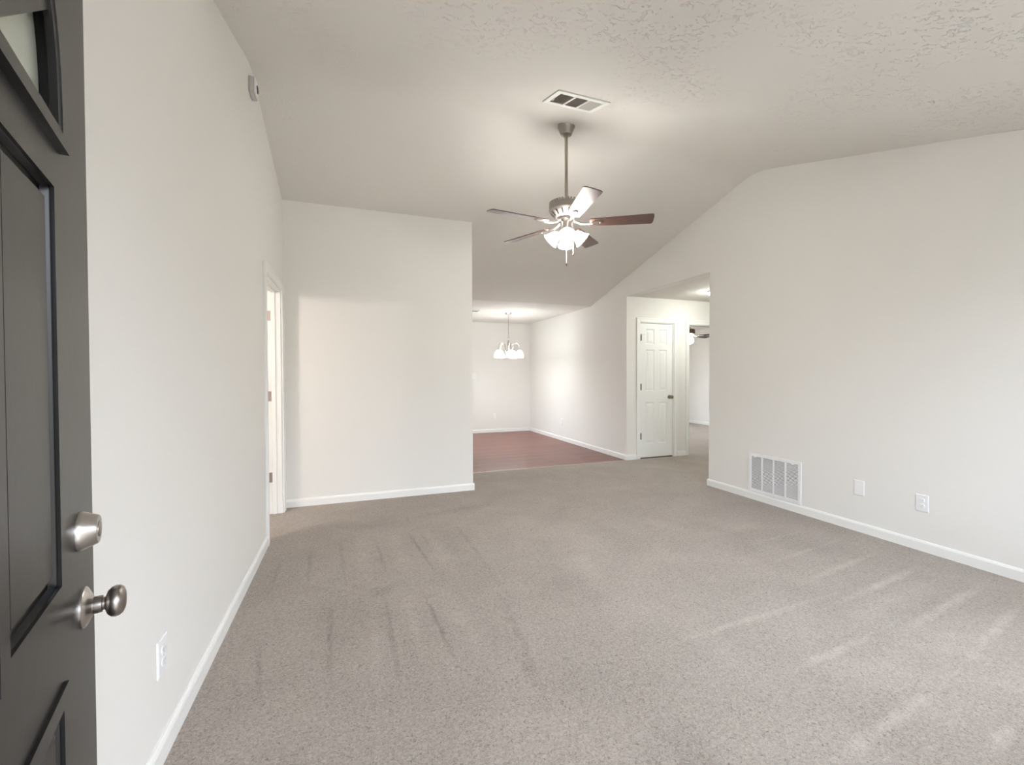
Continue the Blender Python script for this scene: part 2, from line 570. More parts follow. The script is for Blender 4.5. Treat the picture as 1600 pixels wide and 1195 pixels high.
# hallway wall with the closet door and the bedroom doorway
CD0, CD1, CDH = 4.052, 4.685, 2.055
BD0, BD1, BDH = 4.962, 5.775, 2.05
bm = bmesh.new()
box(bm, XR, CD0, YH, YH + TW, -0.05, ZC)
box(bm, CD0, CD1, YH, YH + TW, CDH, ZC)
box(bm, CD1, BD0, YH, YH + TW, -0.05, ZC)
box(bm, BD0, BD1, YH, YH + TW, BDH, ZC)
box(bm, BD1, BX, YH, YH + TW, -0.05, ZC)
struct('wall_hall', bm, M_WALL, 'hallway wall holding the white closet door and bedroom doorway', 'wall')
bm = bmesh.new()
box(bm, XR + TW, 7.1, YR - TW, YR, -0.05, ZC)
box(bm, 7.0, 7.1, YR, YH, -0.05, ZC)
struct('wall_hall_end', bm, M_WALL, 'hidden side of the hallway behind the right wall', 'wall')
bm = bmesh.new()
box(bm, CD0 - 0.1, CD1 + 0.18, YH + 0.60, YH + 0.66, -0.05, ZC)
box(bm, CD1 + 0.12, CD1 + 0.18, YH + TW, YH + 0.60, -0.05, ZC)
struct('wall_closet', bm, M_WALL, 'closet enclosure behind the white closet door', 'wall')
bm = bmesh.new()
box(bm, BX, BX + TW, YH, 9.8, -0.05, ZC)
box(bm, XR + TW, W3[0], 9.7, 9.8, -0.05, ZC)
box(bm, W3[1], BX, 9.7, 9.8, -0.05, ZC)
box(bm, W3[0], W3[1], 9.7, 9.8, -0.05, W3[2])
box(bm, W3[0], W3[1], 9.7, 9.8, W3[3], ZC)
struct('wall_bedroom', bm, M_WALL, 'grey white bedroom wall seen through the hallway doorway', 'wall')

# side room behind the left doorway
bm = bmesh.new()
box(bm, -3.1, -3.0, 2.3, 5.1, -0.05, 2.5)
box(bm, -3.0, XL - TW, 2.3, 2.4, -0.05, 2.5)
box(bm, -3.0, XL - TW, 5.0, 5.1, -0.05, 2.5)
box(bm, -3.0, XL - TW, 2.4, 5.0, 2.42, 2.5)
struct('wall_side_room', bm, M_WALL, 'room behind the doorway in the left wall', 'wall')

# front wall with the entry opening and a window
ED0, ED1, EDH = -0.285, 0.76, 2.07
bm = bmesh.new()
Y0, Y1 = YF - 0.14, YF
TOPF = zceil(YF) + 0.03
box(bm, XL - TW, ED0, Y0, Y1, -0.05, TOPF)
box(bm, ED0, ED1, Y0, Y1, EDH, TOPF)
box(bm, ED1, W1[0], Y0, Y1, -0.05, TOPF)
box(bm, W1[0], W1[1], Y0, Y1, -0.05, W1[2])
box(bm, W1[0], W1[1], Y0, Y1, W1[3], TOPF)
box(bm, W1[1], XR + TW, Y0, Y1, -0.05, TOPF)
struct('wall_front', bm, M_WALL, 'entry wall holding the front doorway and front window', 'wall')

def window(name, label, n_mull, place):
    w, h, f = place
    bm = bmesh.new()
    t = 0.05
    for a in ((0, t, 0, h), (w - t, w, 0, h), (t, w - t, 0, t), (t, w - t, h - t, h)):
        box(bm, a[0], a[1], -0.03, 0.03, a[2], a[3])
    for k in range(1, n_mull):
        box(bm, w * k / n_mull - 0.02, w * k / n_mull + 0.02, -0.025, 0.025, t, h - t)
    root = struct(name, bm, M_TRIM, label, 'window')
    bm = bmesh.new()
    box(bm, t, w - t, -0.003, 0.003, t, h - t)
    obj('window_pane', bm, M_GLASS, root)
    root.matrix_world = f
    return root
window('window_1', 'white framed front window beside the entry door', 2,
       (W1[1] - W1[0], W1[3] - W1[2], Matrix.Translation((W1[0], YF - 0.07, W1[2]))))
window('window_2', 'white framed glass door lighting the dining area', 2,
       (W2[1] - W2[0], W2[3] - W2[2], Matrix.Translation((X1 - 0.06, W2[0], W2[2])) @ Matrix.Rotation(PI / 2, 4, 'Z')))

window('window_3', 'white framed bedroom window out of sight beside the doorway', 2,
       (W3[1] - W3[0], W3[3] - W3[2], Matrix.Translation((W3[0], 9.75, W3[2]))))
# unseen porch slab and roof, added outside the doorway to cut sky light
bm = bmesh.new()
box(bm, -1.9, 1.1, -2.2, YF - 0.141, -0.14, -0.02)
struct('added_porch_floor', bm, plain('added_porch_concrete', (0.36, 0.35, 0.33), 0.8, bump=0.2, bscale=30, var=0.08), 'unseen concrete slab of the porch added outside the entry doorway', 'added porch floor')
bm = bmesh.new()
box(bm, -1.9, 1.1, -2.2, YF - 0.141, 2.50, 2.62)
struct('added_porch_roof', bm, plain('added_porch_roof_paint', (0.55, 0.53, 0.50), 0.7), 'unseen porch roof added outside the entry doorway to block sky light', 'porch ceiling')

# ------------------------------------------------------------------ baseboards
BH, BT = 0.076, 0.014
def base_profile():
    return [(0.0, 0.0), (BT, 0.0), (BT, BH - 0.016), (BT - 0.004, BH - 0.006), (0.005, BH), (0.0, BH)]
def baseboard(name, label, runs):
    """runs: (axis, wall coordinate, outward sign, from, to)"""
    bm = bmesh.new()
    for ax, c, s, a, b in runs:
        pr = [(c + s * d, z) for d, z in base_profile()]
        if ax == 'y':
            prism(bm, pr, a, b, lambda p, q, t: (p, t, q))
        else:
            prism(bm, pr, a, b, lambda p, q, t: (t, p, q))
    return struct(name, bm, M_TRIM, label, 'baseboard')
CW = 0.058   # casing width
baseboard('baseboard_left', 'white baseboard along the wall behind the black entry door', [('y', XL, 1, YF, LD0 - CW)])
baseboard('baseboard_back', 'white baseboard along the wall facing the entry', [('x', YA, -1, XL, X1 + BT), ('y', X1, 1, YA, YA + 1.9)])
baseboard('baseboard_right', 'white baseboard below the return air grille on the right wall', [('y', XR, -1, YF, YR), ('x', YR, 1, XR - BT, 7.0)])
baseboard('baseboard_dining', 'white baseboard at the far end of the dining floor', [('x', YD, -1, X1, XR)])
baseboard('baseboard_dining_right', 'white baseboard running from the dining corner to the closet door', [('y', XR, -1, YH, YD), ('x', YH, -1, XR - BT, CD0 - CW)])
baseboard('baseboard_hall', 'short white baseboard between closet door and bedroom doorway', [('x', YH, -1, CD1 + CW, BD0 - CW)])
baseboard('baseboard_bedroom', 'white baseboard along the bedroom wall', [('y', BX, -1, YH + TW, 9.7)])

# ------------------------------------------------------------------ door casings
CT = 0.015
def casing(name, label, a0, a1, h, place, stop=True, both=True):
    """doorway from a0 to a1 (local x); local y runs from the room face (0) into the wall (TW)"""
    bm = bmesh.new()
    for (x0, x1, z0, z1) in ((a0 - CW, a0 + 0.006, 0, h + CW), (a1 - 0.006, a1 + CW, 0, h + CW), (a0 + 0.006, a1 - 0.006, h - 0.006, h + CW)):
        box(bm, x0, x1, -CT, 0, z0, z1)
        if both:
            box(bm, x0, x1, TW, TW + CT, z0, z1)
    # raised outer bead
    for (x0, x1, z0, z1) in ((a0 - CW, a0 - CW + 0.016, 0, h + CW), (a1 + CW - 0.016, a1 + CW, 0, h + CW), (a0 - CW + 0.016, a1 + CW - 0.016, h + CW - 0.016, h + CW)):
        box(bm, x0, x1, -CT - 0.005, -CT, z0, z1)
    # jamb lining and stop
    j = 0.018
    box(bm, a0 - 0.001, a0 + j, 0, TW, 0, h)
    box(bm, a1 - j, a1 + 0.001, 0, TW, 0, h)
    box(bm, a0 + j, a1 - j, 0, TW, h - j, h + 0.001)
    if stop:
        s0, s1 = stop
        box(bm, a0 + j, a0 + j + 0.012, s0, s1, 0, h - j)
        box(bm, a1 - j - 0.012, a1 - j, s0, s1, 0, h - j)
        box(bm, a0 + j, a1 - j, s0, s1, h - j - 0.012, h - j)
    o = struct(name, bm, M_TRIM, label, 'door frame', bevel=0.003)
    o.matrix_world = place
    return o
# local x -> world +y for the left doorway, local y -> world -x
PL = Matrix.Translation((XL, 0, 0)) @ Matrix.Rotation(PI / 2, 4, 'Z')
casing('trim_1', 'white casing around the open doorway at the end of the left wall', LD0, LD1, LDH, PL, stop=(0.045, 0.080))
PH = Matrix.Translation((0, YH, 0))
casing('trim_2', 'white casing around the narrow six panel closet door', CD0, CD1, CDH, PH, stop=(0.05, 0.085))
casing('trim_3', 'white casing around the bedroom doorway in the hallway', BD0, BD1, BDH, PH, stop=(0.05, 0.085))

# entry door frame in the front wall
bm = bmesh.new()
box(bm, ED0 - 0.05, ED0, YF, YF + 0.014, 0, EDH + 0.05)
box(bm, ED1, ED1 + CW, YF, YF + 0.014, 0, EDH + CW)
box(bm, ED0, ED1, YF, YF + 0.014, EDH, EDH + CW)
box(bm, ED1 - 0.02, ED1, YF - 0.14, YF, 0, EDH)
box(bm, ED0, ED1 - 0.02, YF - 0.14, YF, EDH - 0.02, EDH)
struct('trim_4', bm, M_TRIM, 'white frame around the front entry doorway', 'door frame')

# ------------------------------------------------------------------ panelled doors
def leaf(bm, w, h, t, panels, rec=0.007, bev=0.012, field=0.030, zmax=None, fieldrise=0.8, ring=0.0, ringh=0.0):
    """door slab from x 0..w, z 0..h, y -t/2..t/2 with recessed, raised panels on both faces"""
    top = zmax if zmax else h
    box(bm, 0, w, -t / 2 + rec, t / 2 - rec, 0, top)
    xs = sorted({0, w} | {p[0] for p in panels} | {p[1] for p in panels})
    zs = sorted({0, top} | {p[2] for p in panels} | {p[3] for p in panels})
    inside = lambda x, z: any(p[0] < x < p[1] and p[2] < z < p[3] for p in panels)
    for s in (-1, 1):
        ya, yb = s * (t / 2 - rec), s * t / 2
        for i in range(len(xs) - 1):
            run = None
            for k in range(len(zs) - 1):
                x0, x1, z0, z1 = xs[i], xs[i + 1], zs[k], zs[k + 1]
                if not inside((x0 + x1) / 2, (z0 + z1) / 2):
                    run = (run[0], z1) if run else (z0, z1)
                    if k < len(zs) - 2:
                        continue
                if run:
                    box(bm, x0, x1, min(ya, yb), max(ya, yb), run[0], run[1])
                    run = None
        for (x0, x1, z0, z1) in panels:
            # sloped sticking round the opening
            def quad(a, b, c, d):
                bm.faces.new([bm.verts.new(v) for v in (a, b, c, d)])
            o = [(x0, yb, z0), (x1, yb, z0), (x1, yb, z1), (x0, yb, z1)]
            n = [(x0 + bev, ya + s * 0.0006, z0 + bev), (x1 - bev, ya + s * 0.0006, z0 + bev), (x1 - bev, ya + s * 0.0006, z1 - bev), (x0 + bev, ya + s * 0.0006, z1 - bev)]
            for q in range(4):
                quad(o[q], o[(q + 1) % 4], n[(q + 1) % 4], n[q])
            # raised field
            fy_ = ya + s * rec * fieldrise
            i0, i1 = bev + 0.010, bev + 0.010 + field
            a = [(x0 + i0, ya, z0 + i0), (x1 - i0, ya, z0 + i0), (x1 - i0, ya, z1 - i0), (x0 + i0, ya, z1 - i0)]
            b = [(x0 + i1, fy_, z0 + i1), (x1 - i1, fy_, z0 + i1), (x1 - i1, fy_, z1 - i1), (x0 + i1, fy_, z1 - i1)]
            for q in range(4):
                quad(a[q], a[(q + 1) % 4], b[(q + 1) % 4], b[q])
            quad(*b)
            if ring:
                # applied bead round the panel, standing proud of the face
                yp = yb + s * ringh
                for (u0, u1, w0, w1) in ((x0 - ring, x0 + 0.004, z0 - ring, z1 + ring), (x1 - 0.004, x1 + ring, z0 - ring, z1 + ring),
                                         (x0 + 0.004, x1 - 0.004, z0 - ring, z0 + 0.004), (x0 + 0.004, x1 - 0.004, z1 - 0.004, z1 + ring)):
                    box(bm, u0, u1, min(yb, yp), max(yb, yp), w0, w1)

def knob_profile(sc=1.0):
    return [(0.012, 0.0), (0.012, 0.026), (0.011, 0.030), (0.016, 0.034), (0.025, 0.040), (0.0285, 0.048), (0.0285, 0.056), (0.026, 0.064), (0.019, 0.069), (0.008, 0.071)]

AXM = lambda loc, d: Matrix.Translation(loc) @ Vector((0, 0, 1)).rotation_difference(Vector(d)).to_matrix().to_4x4()

# closet door
cdw = CD1 - CD0 - 2 * 0.018 - 0.006
t3 = thing('door_3', 'narrow white six panel closet door with a dark knob in the hallway', 'door', (CD0 + 0.021, YH + 0.032, 0.016), 0, None, 'structure')
bm = bmesh.new()
cdh = CDH - 0.018 - 0.004 - 0.016
pL, pR = (0.100, 0.258), (cdw - 0.258 + 0.004, cdw - 0.100)
pan = []
for (a, b) in (pL, pR):
    pan += [(a, b, 1.705, 1.935), (a, b, 1.000, 1.625), (a, b, 0.205, 0.830)]
leaf(bm, cdw, cdh, 0.035, pan, rec=0.008, bev=0.012, field=0.028, fieldrise=0.85)
obj('door_leaf', bm, M_DOOR, t3)
kn = bmesh.new()
km = AXM((cdw - 0.056, -0.0175, 0.905), (0, -1, 0))
lathe(kn, [(0.031, 0.0), (0.031, 0.004), (0.024, 0.009), (0.013, 0.010)] + [(r, z + 0.004) for r, z in knob_profile()[1:]], 28, km)
tag_k = obj('door_knob', kn, M_KNOB, t3, True)
tag_k['label'] = 'dark brass door knob'
for z in (1.80, 1.06, 0.32):
    bm = bmesh.new()
    lathe(bm, [(0.0085, 0), (0.0085, 0.088)], 12, Matrix.Translation((0.002, -0.036, z - 0.044)))
    lathe(bm, [(0.004, 0.088), (0.008, 0.092), (0.003, 0.099)], 12, Matrix.Translation((0.002, -0.036, z - 0.044)))
    box(bm, 0.000, 0.012, -0.034, -0.0176, z - 0.044, z + 0.044)
    h_ = obj('hinge', bm, M_BRONZE, t3, True)
    h_['label'] = 'dark metal hinge'
bm = bmesh.new()       # hinge pin door stop on the top hinge
tube(bm, [(-0.034, -0.030, 1.852), (-0.006, -0.030, 1.855), (0.020, -0.040, 1.852), (0.055, -0.050, 1.850)], 0.004, 8)
lathe(bm, [(0.008, 0), (0.008, 0.010)], 12, AXM((0.055, -0.050, 1.850), (0.6, 1, 0)))
obj('hinge_stop', bm, M_PLASTIC, t3, True)

# dark strip painted in for the shade in the gap under the closet door
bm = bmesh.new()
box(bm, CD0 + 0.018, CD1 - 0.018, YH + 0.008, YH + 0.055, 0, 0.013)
struct('door_gap_shade', bm, M_BRONZE, 'dark strip painted in for the shaded gap under the white closet door', 'painted shade')

# left doorway door, swung open into the side room; its hinge leaves show on the jamb
t2 = thing('door_2', 'white door swung into the room behind the left doorway', 'door', (XL - TW - 0.02, LD1 - 0.019, 0.012), PI, None, 'structure')
bm = bmesh.new()
leaf(bm, 0.765, LDH - 0.035, 0.035, [(0.11, 0.34, 1.70, 1.92), (0.425, 0.655, 1.70, 1.92), (0.11, 0.34, 0.98, 1.60), (0.425, 0.655, 0.98, 1.60), (0.11, 0.34, 0.20, 0.81), (0.425, 0.655, 0.20, 0.81)])
bmesh.ops.translate(bm, verts=bm.verts, vec=(0.008, 0.022, 0))
obj('door_leaf', bm, M_DOOR, t2)
for z in (1.795, 1.065, 0.325):
    bm = bmesh.new()
    # leaf plate let into the jamb, rounded corners
    x0, x1, z0, z1, r = -0.072, -0.018, -0.045, 0.045, 0.012
    arc = []
    for k in range(5):
        a = PI / 2 + (PI / 2) * k / 4
        arc.append((x0 + r + r * math.cos(a), z1 - r + r * math.sin(a)))
    for k in range(5):
        a = PI + (PI / 2) * k / 4
        arc.append((x0 + r + r * math.cos(a), z0 + r + r * math.sin(a)))
    prism(bm, [(x1, z0), (x1, z1)] + arc, 0.0005, 0.003, lambda p, q, t: (p, t, q + z))
    lathe(bm, [(0.006, 0), (0.006, 0.09)], 12, Matrix.Translation((-0.010, 0.005, z - 0.045)))
    h_ = obj('hinge', bm, M_HINGE, t2)
    h_['label'] = 'brownish metal hinge'

# entry door, dark paint, open against the left wall
EW, EH, ET = 1.00, 2.015, 0.044
td = Vector((-math.sin(DA), math.cos(DA), 0))
nd = Vector((math.cos(DA), math.sin(DA), 0))
free = Vector((-0.5142, 1.2069, 0)) - td * 0.085      # free edge on the outer face
hinge = free - td * EW - nd * (ET / 2)
t1 = thing('door_1', 'black panelled entry door swung open at the left edge of the view', 'door', (hinge.x, hinge.y, 0.0), math.atan2(td.y, td.x), None, 'structure')
# local x: hinge -> free edge; local -y: outer (seen) face.  'U' measures from the free edge
U = lambda u: EW - (u - 0.085)
bm = bmesh.new()
ZL = 1.612                                # top of the solid part; the fan light sits above
epan = []
for (a, b) in ((0.328, 0.550), (0.646, 0.868)):
    epan += [(U(b), U(a), 0.930, 1.560), (U(b), U(a), 0.20, 0.742)]
leaf(bm, EW, EH, ET, epan, rec=0.012, bev=0.004, field=0.014, zmax=ZL, fieldrise=0.95, ring=0.026, ringh=0.005)
cxl, az, bz, ex = U(0.600), 0.312, 0.32, 2.8
base_z = 1.645
box(bm, 0, EW, -ET / 2, ET / 2, ZL, base_z)
def sup(a, b, th):
    c, s = math.cos(th), math.sin(th)
    return (cxl + a * math.copysign(abs(c) ** (2 / ex), c), base_z + b * abs(s) ** (2 / ex))
NS = 40
def ray_rect(px, pz):
    dx, dz = px - cxl, pz - base_z
    ts = []
    if dx > 1e-9: ts.append((EW - cxl) / dx)
    if dx < -1e-9: ts.append((0 - cxl) / dx)
    if dz > 1e-9: ts.append((EH - base_z) / dz)
    t = min(ts)
    return (cxl + dx * t, base_z + dz * t)
inner = [sup(az, bz, PI * k / NS) for k in range(NS + 1)]
outer = [ray_rect(*p) for p in inner]
# exact corners
for cx_ in (EW, 0):
    j = min(range(NS + 1), key=lambda i: (outer[i][0] - cx_) ** 2 + (outer[i][1] - EH) ** 2)
    outer[j] = (cx_, EH)
vi = {}
for s in (-1, 1):
    vi[s] = ([bm.verts.new((p[0], s * ET / 2, p[1])) for p in inner], [bm.verts.new((p[0], s * ET / 2, p[1])) for p in outer])
for k in range(NS):
    for s in (-1, 1):
        a, b = vi[s]
        bm.faces.new((a[k], a[k + 1], b[k + 1], b[k]))
    bm.faces.new((vi[-1][0][k], vi[1][0][k], vi[1][0][k + 1], vi[-1][0][k + 1]))
    bm.faces.new((vi[-1][1][k], vi[1][1][k], vi[1][1][k + 1], vi[-1][1][k + 1]))
obj('door_leaf', bm, M_ENTRY, t1)
# fan light frame, glass, spokes
bm = bmesh.new()
def ring_strip(bm, a0, b0, a1, b1, y0, y1, n=NS):
    p0 = [sup(a0, b0, PI * k / n) for k in range(n + 1)]
    p1 = [sup(a1, b1, PI * k / n) for k in range(n + 1)]
    vs = [[bm.verts.new((p[0], y, p[1])) for p in pp] for pp, y in ((p0, y0), (p0, y1), (p1, y1), (p1, y0))]
    for k in range(n):
        for q in range(4):
            bm.faces.new((vs[q][k], vs[q][k + 1], vs[(q + 1) % 4][k + 1], vs[(q + 1) % 4][k]))
    bm.faces.new([v[0] for v in vs])
    bm.faces.new([v[-1] for v in vs])
for s in (-1, 1):
    y0 = s * ET / 2
    ring_strip(bm, az + 0.022, bz + 0.022, az - 0.012, bz - 0.012, min(y0, y0 + s * 0.010), max(y0, y0 + s * 0.010))
    ring_strip(bm, az + 0.004, bz + 0.004, az - 0.026, bz - 0.026, min(y0, y0 + s * 0.004) - 0.004, max(y0, y0 + s * 0.004) + 0.002)
    box(bm, cxl - az - 0.016, cxl + az + 0.016, min(y0, y0 + s * 0.012), max(y0, y0 + s * 0.012), base_z - 0.016, base_z + 0.004)
    box(bm, cxl - az + 0.012, cxl + az - 0.012, min(y0, y0 + s * 0.005) - 0.004, max(y0, y0 + s * 0.005) + 0.002, base_z + 0.002, base_z + 0.012)
fr = obj('fanlight_frame', bm, M_ENTRY, t1)
bm = bmesh.new()
pl = [sup(az - 0.004, bz - 0.004, PI * k / NS) for k in range(NS + 1)]
prism(bm, pl, -0.004, 0.004, lambda p, q, t: (p, t, q))
gl = obj('fanlight_glass', bm, M_OBSCURE, t1)
gl['label'] = 'pale obscure glass of the fan light'
bm = bmesh.new()
for dg in (36, 90, 144):
    a = math.radians(dg)
    c, s_ = math.cos(a), math.sin(a)
    L0, L1, hw = 0.05, 0.40, 0.011
    e = sup(az, bz, a)
    L1 = min(L1, math.hypot(e[0] - cxl, e[1] - base_z) - 0.005)
    for sgn in (-1, 1):
        ys = sorted((sgn * 0.004, sgn * (ET / 2 + 0.004)))
        prism(bm, [(cxl + c * L0 - s_ * hw, base_z + s_ * L0 + c * hw), (cxl + c * L1 - s_ * hw, base_z + s_ * L1 + c * hw),
                   (cxl + c * L1 + s_ * hw, base_z + s_ * L1 - c * hw), (cxl + c * L0 + s_ * hw, base_z + s_ * L0 - c * hw)], ys[0], ys[1], lambda p, q, t: (p, t, q))
for sgn in (-1, 1):
    ys = sorted((sgn * 0.004, sgn * (ET / 2 + 0.004)))
    prism(bm, [(cxl + 0.07 * math.cos(PI * k / 12), base_z + 0.07 * math.sin(PI * k / 12)) for k in range(13)], ys[0], ys[1], lambda p, q, t: (p, t, q))
obj('muntin', bm, M_ENTRY, t1)
# deadbolt: tapered cylinder collar with a key slot
dz = 0.980
dm = AXM((U(0.192), -ET / 2, dz), (0, -1, 0))
bm = bmesh.new()
lathe(bm, [(0.035, -0.001), (0.035, 0.004), (0.0335, 0.007), (0.0265, 0.0245), (0.0245, 0.027), (0.010, 0.027)], 40, dm)
db = obj('deadbolt', bm, M_NICKEL, t1, True)
db['label'] = 'satin nickel deadbolt collar'
bm = bmesh.new()
lathe(bm, [(0.014, 0.0265), (0.014, 0.028), (0.012, 0.0286)], 24, dm)
obj('key_cylinder', bm, M_DKNICKEL, db, True)
# knob set
kz = 0.833
km = AXM((U(0.176), -ET / 2, kz), (0, -1, 0))
bm = bmesh.new()
lathe(bm, [(0.037, -0.001), (0.037, 0.003), (0.035, 0.005), (0.024, 0.011), (0.018, 0.014), (0.016, 0.015)], 40, km)
obj('rosette', bm, M_NICKEL, t1, True)
bm = bmesh.new()
lathe(bm, [(0.0145, 0.012), (0.0155, 0.018), (0.015, 0.027), (0.0115, 0.028), (0.0115, 0.031), (0.014, 0.032), (0.0215, 0.035), (0.0265, 0.040),
           (0.0285, 0.046), (0.0275, 0.052), (0.0235, 0.057), (0.016, 0.060), (0.006, 0.061)], 40, km)
kb = obj('door_knob', bm, M_DKNICKEL, t1, True, angle=60)
kb['label'] = 'round satin nickel door knob'
for z in (1.80, 1.0, 0.25):
    bm = bmesh.new()
    lathe(bm, [(0.007, 0), (0.007, 0.10)], 12, Matrix.Translation((-0.004, ET / 2 + 0.003, z - 0.05)))
    obj('hinge', bm, M_DKNICKEL, t1, True)

# ------------------------------------------------------------------ wall plates
def plate_root(name, label, cat, loc, rot, group=None):
    r = thing(name, label, cat, loc, 0, group)
    r.rotation_euler = (0, 0, rot)
    return r
def plate_bm(w=0.078, h=0.122, t=0.0065):
    bm = bmesh.new()
    b = 0.005
    o = [(-w / 2, -0.0005, -h / 2), (w / 2, -0.0005, -h / 2), (w / 2, -0.0005, h / 2), (-w / 2, -0.0005, h / 2)]
    m = [(x, -t * 0.55, z) for x, _, z in o]
    n = [((abs(x) - b) * (1 if x > 0 else -1), -t, (abs(z) - b) * (1 if z > 0 else -1)) for x, _, z in o]
    L = [[bm.verts.new(p) for p in q] for q in (o, m, n)]
    for a, c in zip(L, L[1:]):
        for k in range(4):
            bm.faces.new((a[k], a[(k + 1) % 4], c[(k + 1) % 4], c[k]))
    bm.faces.new(L[-1])
    bm.faces.new(list(reversed(L[0])))
    return bm
def outlet(label, loc, rot, group=None):
    """duplex receptacle; local -y faces the room"""
    r = plate_root('wall_outlet', label, 'outlet', loc, rot, 'duplex wall outlets')
    obj('cover_plate', plate_bm(), M_PLASTIC, r)
    for s in (-1, 1):
        bm = bmesh.new()
        pts = []
        for k in range(24):
            a = 2 * PI * k / 24
            pts.append((0.0172 * math.cos(a), max(-0.0135, min(0.0135, 0.0172 * math.sin(a))) + s * 0.0195))
        prism(bm, pts, -0.0095, -0.0060, lambda p, q, t: (p, t, q))
        rc = obj('receptacle', bm, M_PLASTIC, r)
        bm = bmesh.new()
        for (sx_, hh) in ((-0.0062, 0.0046), (0.0062, 0.0036)):
            box(bm, sx_ - 0.0012, sx_ + 0.0012, -0.0100, -0.0090, s * 0.0195 + 0.003 - hh, s * 0.0195 + 0.003 + hh)
        lathe(bm, [(0.0026, 0.0085), (0.0026, 0.0100)], 10, AXM((0, 0, s * 0.0195 - 0.0075), (0, -1, 0)))
        obj('socket_slots', bm, M_GREY, rc)
    bm = bmesh.new()
    lathe(bm, [(0.0032, 0.006), (0.0030, 0.0078), (0.001, 0.008)], 12, AXM((0, 0, 0), (0, -1, 0)))
    obj('screw', bm, M_GREY, r, True)
    return r
RW, LW = PI / 2, -PI / 2      # local -y towards the room: on the right wall (-x) and on the left wall (+x)
outlet('white duplex outlet on the left wall beside the black entry door', (XL, 1.752, 0.340), PI / 2)
outlet('white duplex outlet low on the right wall, right of the blank plate', (XR, 1.928, 0.342), -PI / 2)
outlet('small white outlet low on the far dining wall under the chandelier', (2.967, YD, 0.359), 0)
outlet('small white outlet low on the dining side wall', (XR, 7.624, 0.359), -PI / 2)
bp = plate_root('blank_wall_plate', 'blank white wall plate between the return grille and the outlet', 'wall plate', (XR, 2.342, 0.352), -PI / 2)
obj('cover_plate', plate_bm(), M_PLASTIC, bp)
for s in (-1, 1):
    bm = bmesh.new()
    lathe(bm, [(0.003, 0.006), (0.003, 0.0076), (0.001, 0.008)], 12, AXM((0, 0, s * 0.042), (0, -1, 0)))
    obj('screw', bm, M_PLASTIC, bp, True)
sw = plate_root('light_switch', 'white light switch on the far dining wall at the free corner', 'switch', (2.512, YD, 1.238), 0)
obj('cover_plate', plate_bm(), M_PLASTIC, sw)
bm = bmesh.new()
box(bm, -0.005, 0.005, -0.016, -0.006, -0.006, 0.010)
obj('toggle', bm, M_PLASTIC, sw)

# ------------------------------------------------------------------ return air grille on the right wall
gy0, gy1, gz0, gz1 = 2.822, 3.380, 0.079, 0.466
gw, gh = gy1 - gy0, gz1 - gz0
gr = thing('return_air_grille', 'white louvred return air grille just above the right baseboard', 'air vent', (XR, (gy0 + gy1) / 2, gz0))
gr.rotation_euler = (0, 0, -PI / 2)       # local -y into the room
bm = bmesh.new()
f = 0.030
for (x0, x1, z0, z1) in ((-gw / 2, -gw / 2 + f, 0, gh), (gw / 2 - f, gw / 2, 0, gh), (-gw / 2 + f, gw / 2 - f, 0, f), (-gw / 2 + f, gw / 2 - f, gh - f, gh)):
    box(bm, x0, x1, -0.012, -0.0005, z0, z1)
obj('grille_frame', bm, M_PLASTIC, gr, bevel=0.003)
bm = bmesh.new()
box(bm, -gw / 2 + f, gw / 2 - f, -0.0025, -0.0008, f, gh - f)
bk = obj('recess', bm, M_MIDSLOT, gr)
iw = gw - 2 * f
for k in (1, 2, 3):
    bm = bmesh.new()
    x = -iw / 2 + iw * k / 4
    box(bm, x - 0.006, x + 0.006, -0.013, -0.001, f, gh - f)
    obj('mullion', bm, M_PLASTIC, gr)
for k in range(4):
    bm = bmesh.new()
    x0, x1 = -iw / 2 + iw * k / 4 + (0.006 if k else 0), -iw / 2 + iw * (k + 1) / 4 - (0.006 if k < 3 else 0)
    n = 29
    ph = (gh - 2 * f) / n
    for q in range(n):
        z = f + q * ph
        prism(bm, [(-0.0105, z + ph * 0.02), (-0.0095, z), (-0.003, z + ph * 0.42), (-0.004, z + ph * 0.50)], x0, x1, lambda p, q_, t: (t, p, q_))
    obj('louvers', bm, M_PLASTIC, gr)
for x in (-gw * 0.36, gw * 0.36):
    bm = bmesh.new()
    box(bm, x - 0.014, x + 0.014, -0.016, -0.011, gh - f - 0.008, gh - f + 0.008)
    obj('latch', bm, M_PLASTIC, gr, bevel=0.002)

# ------------------------------------------------------------------ ceiling register near the fan
vx0, vx1, vy0, vy1 = 1.242, 1.622, 2.520, 2.772
ang = math.atan(S_NEAR)
vr = thing('ceiling_register', 'white rectangular air register with three louvred bays on the ceiling by the fan', 'air vent')
vm = Matrix.Translation(((vx0 + vx1) / 2, (vy0 + vy1) / 2, zceil((vy0 + vy1) / 2))) @ Matrix.Rotation(ang, 4, 'X')
vr.matrix_world = vm
vw, vd = vx1 - vx0, (vy1 - vy0) / math.cos(ang)
bm = bmesh.new()
fx_, fy2 = 0.036, 0.040
